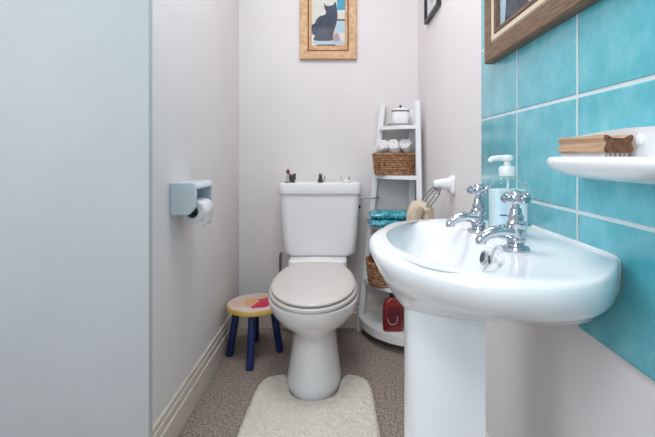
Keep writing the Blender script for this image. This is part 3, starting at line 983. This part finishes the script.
# towel folded over the bottom of the ring, two hanging layers
low = hinge_p + rdir * (2 * Rr)
bm = bmesh.new()
prof = [(low.x + .022, .36), (low.x + .022, .50), (low.x + .021, .62), (low.x + .020, low.z - .02), (low.x + .015, low.z - .002), (low.x + .006, low.z + .006), (low.x - .008, low.z + .006), (low.x - .020, low.z - .004), (low.x - .025, .67), (low.x - .028, .55), (low.x - .029, .45), (low.x - .030, .352)]
ps = spline([(x, 0, z) for x, z in prof], 60)
rings = []
W = .058
for j in range(25):
    v = -1 + 2 * j / 24
    row = []
    for i, p in enumerate(ps):
        h = abs(p.z - low.z)
        k = W * (1 + .25 * min(1, h / .2))
        arch = .012 * (1 - v * v) if i < 0 else 0
        # the ring curves up at its sides, so the cloth follows it
        lift = Rr - sqrt(max(0, Rr * Rr - (v * W * .95) ** 2))
        f = max(0, 1 - h / .10)
        x = p.x - rdir.x * lift * f + .004 * sin(v * 7 + p.z * 6) * min(1, h / .12)
        z = p.z - rdir.z * lift * f
        row.append((x, low.y + v * k, z))
    rings.append(row)
loft(bm, rings, False, False, closed=False)
o = obj('hand_towel', bm, M['beige_towel'], sharp=180)
rebase(o, (low.x, low.y, low.z))
sm = o.modifiers.new('thick', 'SOLIDIFY'); sm.thickness = .038; sm.offset = 0
ss = o.modifiers.new('soft', 'SUBSURF'); ss.levels = 1; ss.render_levels = 1
tag(o, 'beige hand towel hanging through the clear towel ring', 'towel')

# ------------------------------------------------------------------ soap dish with nail brush
DY, DZ = .560, .905
dish = thing('soap_dish', 'white ceramic soap dish fixed to the turquoise tiles', 'soap dish', (XT, DY, DZ))
bm = bmesh.new()
def dring(z, prot, hl, x1=XT - .0005):
    n = 48
    r = []
    for i in range(n):
        a = pi / 2 + pi * i / (n - 1)
        k = 2 / 2.6
        r.append((x1 - prot * (abs(cos(a)) ** k), DY + hl * (abs(sin(a)) ** k) * (1 if sin(a) > 0 else -1), z))
    return r
def tring(z, prot, hl): return dring(z, prot, hl)
rings = [tring(.892, .030, .075), tring(.8935, .055, .105), tring(.898, .080, .125), tring(.905, .096, .135), tring(.912, .104, .140), tring(.918, .106, .1415), tring(.9235, .104, .140), tring(.926, .099, .136), tring(.926, .094, .132)]
rings += [dring(.922, .088, .127, XT - .014), dring(.915, .076, .115, XT - .014), dring(.912, .050, .09, XT - .014)]
loft(bm, rings)
child(dish, 'tray', bm, M['ceramic'], sharp=60)
bm = bmesh.new()
bpoly = [(-.145, .89), (-.152, .92), (-.140, .945), (-.11, .957), (-.06, .964), (.0, .967), (.06, .966), (.11, .963), (.140, .960), (.152, .952), (.157, .935), (.157, .905), (.15, .89)]
bs = [(p.x, p.y) for p in spline([(a, b, 0) for a, b in bpoly], 60)]
prism(bm, bs, lambda p: Vector((XT - .0005, DY + p[0], p[1])), lambda p: Vector((XT - .015, DY + p[0] * .985, .92 + (p[1] - .92) * .96)))
bmesh.ops.bevel(bm, geom=[e for e in bm.edges if all(v.co.x < XT - .012 for v in e.verts)], offset=.004, segments=3, affect='EDGES')
child(dish, 'back_plate', bm, M['ceramic'], sharp=50)
bm = bmesh.new(); lathe(bm, [(.0075, 0), (.0078, -.002), (.006, -.0045), (.002, -.0055)], (XT - .0145, DY - .006, .948), 20, 'X')
child(dish, 'screw_cap', bm, M['ceramic'])

nb = thing('nail_brush', 'wooden nail brush with white bristles lying in the soap dish', 'nail brush', (.372, .62, .909))
bz0 = .9305
cxb = .3695
half_p = [(0, .0205), (.008, .0205), (.012, .0225), (.0165, .0250), (.0195, .0245), (.0205, .0210), (.0190, .0178), (.0172, .0150), (.0180, .0110), (.0200, .0070), (.0200, .0030), (.0180, 0), (0, 0)]
prof = [(x, z) for x, z in half_p] + [(-x, z) for x, z in half_p[::-1][1:-1]]
bm = bmesh.new()
ys = (.5585, .560, .674, .6755)
rings = []
for y, s in zip(ys, (.965, 1, 1, .965)):
    rings.append([(cxb + x * s, y, bz0 + .012 + (z - .012) * s) for x, z in prof])
loft(bm, rings, False, True)
child(nb, 'handle', bm, M['wood_brush'], sharp=30)
bm = bmesh.new()
a = [(cxb + x * .965, .5585, bz0 + .012 + (z - .012) * .965) for x, z in prof]
b_ = [(cxb + x * .93, .5565, bz0 + .012 + (z - .012) * .93) for x, z in prof]
loft(bm, [a, b_], False, True)
child(nb, 'end_face', bm, M['wood_end'], sharp=30)['label'] = 'dark end grain'
bm = bmesh.new()
for i in range(22):
    for j in range(6):
        y = .565 + .1035 * i / 21; x = cxb - .0155 + .031 * j / 5
        ox, oy = random.uniform(-.0018, .0018), random.uniform(-.0018, .0018)
        lathe(bm, [(.0017, bz0 - .0180), (.0016, bz0 - .006), (.0012, bz0 + .001)], (x, y, 0), 6)
child(nb, 'bristles', bm, M['bristle'])['kind'] = 'stuff'

# ------------------------------------------------------------------ pictures
def rect_frame(bm, f, u0, u1, v0, v1, w_, d0, d1):
    """mitred frame; f(u, v, d) maps to the world; d0 back, d1 front"""
    def loop(i, d): return [f(u0 + i, v0 + i, d), f(u1 - i, v0 + i, d), f(u1 - i, v1 - i, d), f(u0 + i, v1 - i, d)]
    b = min(.004, w_ * .2)
    seq = [loop(0, d0), loop(0, d1 - b), loop(b, d1), loop(w_ - b, d1 - b * .3), loop(w_, d1 - b * 1.2), loop(w_, d0)]
    vs = [[bm.verts.new(p) for p in l] for l in seq]
    vs.append(vs[0])
    for p, q_ in zip(vs, vs[1:]):
        for i in range(4):
            bm.faces.new((p[i], p[(i + 1) % 4], q_[(i + 1) % 4], q_[i]))
    return bm
def patches(bm, f, items, d):
    """flat painted shapes, each lying a hair above the last"""
    for k, (pl, mi) in enumerate(items):
        a = [bm.verts.new(f(u, v, d + .0002 * k)) for u, v in pl]
        b = [bm.verts.new(f(u, v, d + .0002 * k + .0004)) for u, v in pl]
        n = len(pl)
        fs = [bm.faces.new(b), bm.faces.new(a[::-1])]
        for i in range(n): fs.append(bm.faces.new((a[i], a[(i + 1) % n], b[(i + 1) % n], b[i])))
        for q_ in fs: q_.material_index = mi
    return bm
def R4(a, b, c, d): return [(a, c), (b, c), (b, d), (a, d)]

# sitting cat outline: u to the right, v up; unit = about picture width
cat = [(-0.0886, 1.741), (-0.0743, 1.7251), (-0.0433, 1.7282), (-0.0281, 1.7465), (-0.0194, 1.7131), (-0.0162, 1.6694), (-0.0226, 1.6296), (-0.0321, 1.5978), (-0.0409, 1.566), (-0.0441, 1.5405), (-0.138, 1.5405), (-0.1364, 1.5676), (-0.1507, 1.5755), (-0.1563, 1.6058), (-0.1507, 1.6248), (-0.1372, 1.6312), (-0.1284, 1.6535), (-0.1093, 1.6694), (-0.0838, 1.6781), (-0.0775, 1.6932), (-0.0862, 1.7171)]

pic = thing('framed_picture', 'honey pine framed painting of a sitting dark cat on back wall', 'picture', (-.066, YB, 1.70))
def fb(u, v, d): return Vector((u, YB - d, v))
U0, U1, V0, V1 = -.217, .086, 1.438, 1.86
child(pic, 'frame', rect_frame(bmesh.new(), fb, U0, U1, V0, V1, .043, .0008, .022), M['pine'], sharp=20)
child(pic, 'dark_slip', rect_frame(bmesh.new(), fb, U0 + .043, U1 - .043, V0 + .043, V1 - .043, .005, .001, .016), M['pine_line'], sharp=20)
child(pic, 'inner_frame', rect_frame(bmesh.new(), fb, U0 + .048, U1 - .048, V0 + .048, V1 - .048, .014, .001, .017), M['pine_in'], sharp=20)
pu0, pu1, pv0, pv1 = U0 + .060, U1 - .060, V0 + .060, V1 - .060
pw_ = pu1 - pu0
cat_s = [(p.x, p.y) for p in spline([(a, b, 0) for a, b in cat + cat[:1]], 126)][:-1]
items = [(R4(pu0, pu1, pv0, pv1), 0),
         (R4(pu0 + .138, pu1, pv0 + .205, pv0 + .27), 2), (R4(pu0 + .135, pu1, pv0 + .085, pv0 + .142), 3), (R4(pu0, pu1, pv0 + .0, pv0 + .018), 4),
         (R4(pu0 + .006, pu1 - .004, pv0 + .024, pv0 + .037), 3), (R4(pu0 + .03, pu0 + .13, pv0 + .014, pv0 + .021), 1), (R4(pu0 + .135, pu1, pv0 + .147, pv0 + .156), 5),
         ([(pu0 + .118, pv0 + .038), (pu0 + .160, pv0 + .040), (pu0 + .154, pv0 + .06), (pu0 + .140, pv0 + .085), (pu0 + .124, pv0 + .07)], 6),
         (cat_s, 1)]
child(pic, 'painting', patches(bmesh.new(), fb, items, .008), None, mats=[M['art_cream'], M['art_navy'], M['art_blue'], M['art_pale'], M['art_orange'], M['brown_frame'], M['art_mauve']])
child(pic, 'pane', box(bmesh.new(), (pu0 - .002, YB - .0135, pv0 - .002), (pu1 + .002, YB - .012, pv1 + .002)), M['pane'])

pic2 = thing('framed_picture', 'dark brown framed picture with navy shape hung on the turquoise tiles', 'picture', (XT, .86, 1.45))
def fr(u, v, d): return Vector((XT - d, u, v))
Y0, Y1, Z0, Z1 = .55, 1.132, 1.172, 1.85
child(pic2, 'frame', rect_frame(bmesh.new(), fr, Y0, Y1, Z0, Z1, .046, .0008, .024), M['brown_frame'], sharp=20)
child(pic2, 'gilt_slip', rect_frame(bmesh.new(), fr, Y0 + .046, Y1 - .046, Z0 + .046, Z1 - .046, .018, .001, .022), M['gilt'], sharp=20)
child(pic2, 'inner_frame', rect_frame(bmesh.new(), fr, Y0 + .064, Y1 - .064, Z0 + .064, Z1 - .064, .010, .001, .022), M['brown_frame'], sharp=20)
a0, a1, b0, b1 = Y0 + .072, Y1 - .072, Z0 + .072, Z1 - .072
items = [(R4(a0, a1, b0, b1), 3),
         ([(a1 - .03, b0), (a1 - .045, b0 + .09), (a1 - .06, b0 + .2), (a1 - .09, b1), (a1 - .20, b1), (a1 - .17, b0 + .22), (a1 - .175, b0 + .08), (a1 - .16, b0)], 1),
         ([(a1 - .17, b0 + .02), (a1 - .175, b0 + .08), (a1 - .17, b0 + .22), (a0, b0 + .3), (a0, b0 + .02)], 0), (R4(a0, a1 - .0, b0, b0 + .008), 2)]
child(pic2, 'painting', patches(bmesh.new(), fr, items, .008), None, mats=[M['art_cream'], M['art_navy'], M['art_blue'], M['art_pale']])
child(pic2, 'pane', box(bmesh.new(), (XT - .0145, a0 - .002, b0 - .002), (XT - .013, a1 + .002, b1 + .002)), M['pane'])

pic3 = thing('framed_picture', 'small black framed picture with white mount and mauve image', 'picture', (XR, 1.87, 1.68))
def fr3(u, v, d): return Vector((XR - d, u, v))
Y0, Y1, Z0, Z1 = 1.735, 2.000, 1.548, 1.85
child(pic3, 'frame', rect_frame(bmesh.new(), fr3, Y0, Y1, Z0, Z1, .018, .0008, .020), M['black'], sharp=20)
ovl = [((Y0 + Y1) / 2 + .070 * cos(2 * pi * i / 40), (Z0 + Z1) / 2 + .095 * sin(2 * pi * i / 40)) for i in range(40)]
child(pic3, 'mounted_image', patches(bmesh.new(), fr3, [(R4(Y0 + .016, Y1 - .016, Z0 + .016, Z1 - .016), 0), (ovl, 1)], .007), None, mats=[M['mount'], M['art_mauve']])
child(pic3, 'pane', box(bmesh.new(), (XR - .0125, Y0 + .016, Z0 + .016), (XR - .011, Y1 - .016, Z1 - .016)), M['pane'])
